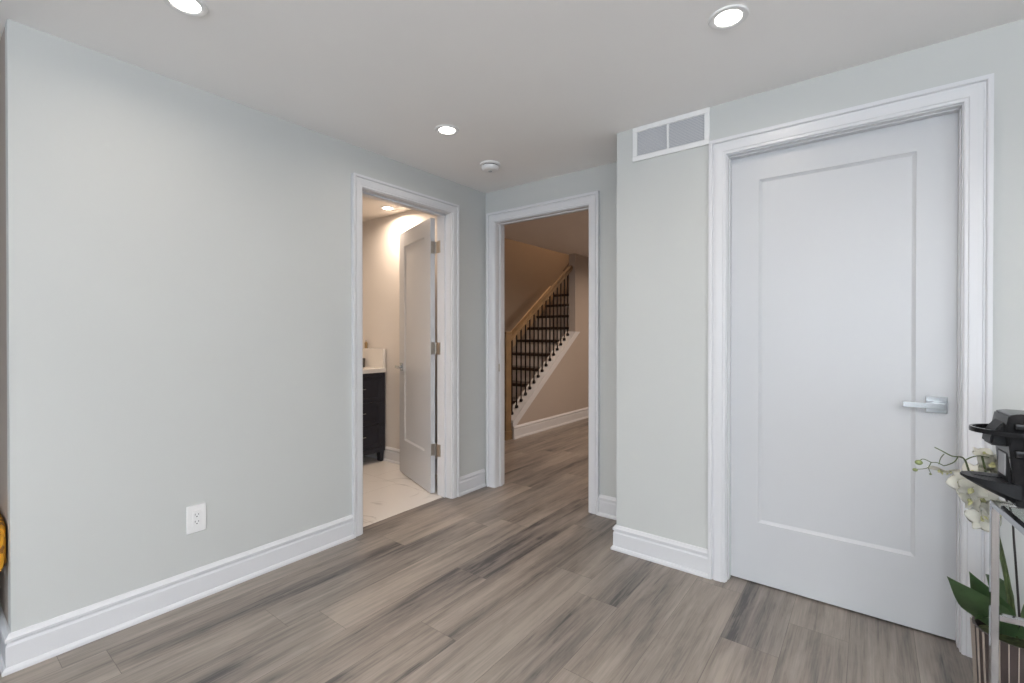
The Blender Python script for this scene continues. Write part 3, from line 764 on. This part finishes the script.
def petal_bm(bm, ang, length, width, cup=.25, back=0):
    n, m_ = 8, 6; rows = []
    for i in range(n+1):
        t_ = i/n; w = width*math.sin(PI*min(1, (.12+.88*t_))**.8)**.7 if t_ < 1 else width*.05
        row = []
        for j in range(m_+1):
            s = j/m_*2-1; x = s*w; y = length*t_; z = cup*length*(t_**2)*.5 - cup*w*s*s*.5 + back
            c, s_ = math.cos(ang), math.sin(ang); row.append(bm.verts.new((x*c - y*s_, x*s_ + y*c, z)))
        rows.append(row)
    for A_, B_ in zip(rows, rows[1:]):
        for j in range(m_): bm.faces.new((A_[j], A_[j+1], B_[j+1], B_[j]))
def flower_meshes():
    bm = NB()
    for a_ in (R(78), R(-78)): petal_bm(bm, a_, .040, .024, .25, .001)
    for a_ in (0, R(142), R(-142)): petal_bm(bm, a_, .038, .0135, .2, -.001)
    bmesh.ops.solidify(bm, geom=bm.faces[:], thickness=.0008)
    me = bpy.data.meshes.new('petals'); bm.to_mesh(me); bm.free(); me.materials.append(M['petal'])
    for p in me.polygons: p.use_smooth = True
    bm = NB(); bmesh.ops.create_uvsphere(bm, u_segments=12, v_segments=8, radius=.0048)
    for v in bm.verts: v.co.z = v.co.z*1.2+.006
    petal_bm(bm, R(180), .016, .008, .9, .006); 
    ml = bpy.data.meshes.new('lip'); bm.to_mesh(ml); bm.free(); ml.materials.append(M['lip'])
    for p in ml.polygons: p.use_smooth = True
    return me, ml
fm, lm = flower_meshes()
def flower(p, face, roll, s=1.0):
    o = bpy.data.objects.new('flower', fm); C.objects.link(o); o.parent = oc
    z = Vector(face).normalized(); up = Vector((0,0,1)); x = up.cross(z).normalized(); y = z.cross(x)
    Mx = Matrix((x, y, z)).transposed().to_4x4() @ Matrix.Rotation(roll, 4, 'Z')
    o.matrix_local = Matrix.Translation(Vector(p)-Vector(off)) @ Mx @ Matrix.Scale(s, 4)
    l = bpy.data.objects.new('lip', lm); C.objects.link(l); l.parent = o
FL = [((.163,1.872,.789), (-.25,-.35,-.8), .3, .82), ((.186,1.882,.786), (.3,-.3,-.8), -.2, .80), ((.214,1.920,.748), (-.6,-.7,.05), .5, .95),
      ((.234,1.885,.742), (-.2,-1,-.1), -.5, .9), ((.262,1.955,.700), (.3,-1,.2), .2, 1.05), ((.236,1.915,.702), (-.9,-.6,-.1), .1, .95),
      ((.262,1.925,.648), (-.25,-1,.0), 2.6, 1.05), ((.285,1.935,.672), (.4,-.9,.3), .9, 1.0), ((.276,2.024,.822), (.2,-.5,.9), .5, .8),
      ((.292,1.990,.800), (-.2,-.8,.5), -.3, 1.0), ((.272,1.99,.765), (-.4,-.9,.1), 1.4, .95), ((.240,1.955,.775), (-.5,-.8,.3), 2.0, .75)]
for f in FL: flower(*f)

# ------------------------------------------------------------------ pouf and cushion round the corner at the left
pf = thing('pouf', 'grey round fabric pouf at the far left edge beside the wall corner', 'pouf', (-2.68, -.086, 0))
bm = NB(); lathe(bm, [(0,0),(.23,0),(.255,.02),(.266,.10),(.284,.17),(.290,.24),(.275,.31),(.22,.338),(0,.342)], seg=64); obj('fabric_body', bm, M['grey_fabric'], pf, smooth=True)
bm = NB()
lathe(bm, [(.272,.308),(.279,.312),(.272,.318),(.266,.312)], seg=64); obj('piping', bm, M['grey_fabric'], pf, smooth=True)
bm = NB(); nx, nz = 20, 16; W2, H2, T2 = .185, .094, .050
for s in (1, -1):
    g_ = []
    for i in range(nx+1):
        row = []
        for j in range(nz+1):
            u, v = i/nx*2-1, j/nz*2-1
            th = T2*((1-u**8)*(1-v**8))**.5
            row.append(bm.verts.new((-2.615+u*W2*(1-.03*v*v), .177+s*th, (.436+v*H2)*(1-.03*u*u))))
        g_.append(row)
    for i in range(nx):
        for j in range(nz): bm.faces.new((g_[i][j], g_[i+1][j], g_[i+1][j+1], g_[i][j+1]) if s < 0 else (g_[i][j], g_[i][j+1], g_[i+1][j+1], g_[i+1][j]))
bmesh.ops.remove_doubles(bm, verts=bm.verts[:], dist=.0005)
tag(obj('cushion', bm, M['mustard'], smooth=True), 'mustard yellow patterned cushion propped on the grey pouf at the left edge', 'cushion')
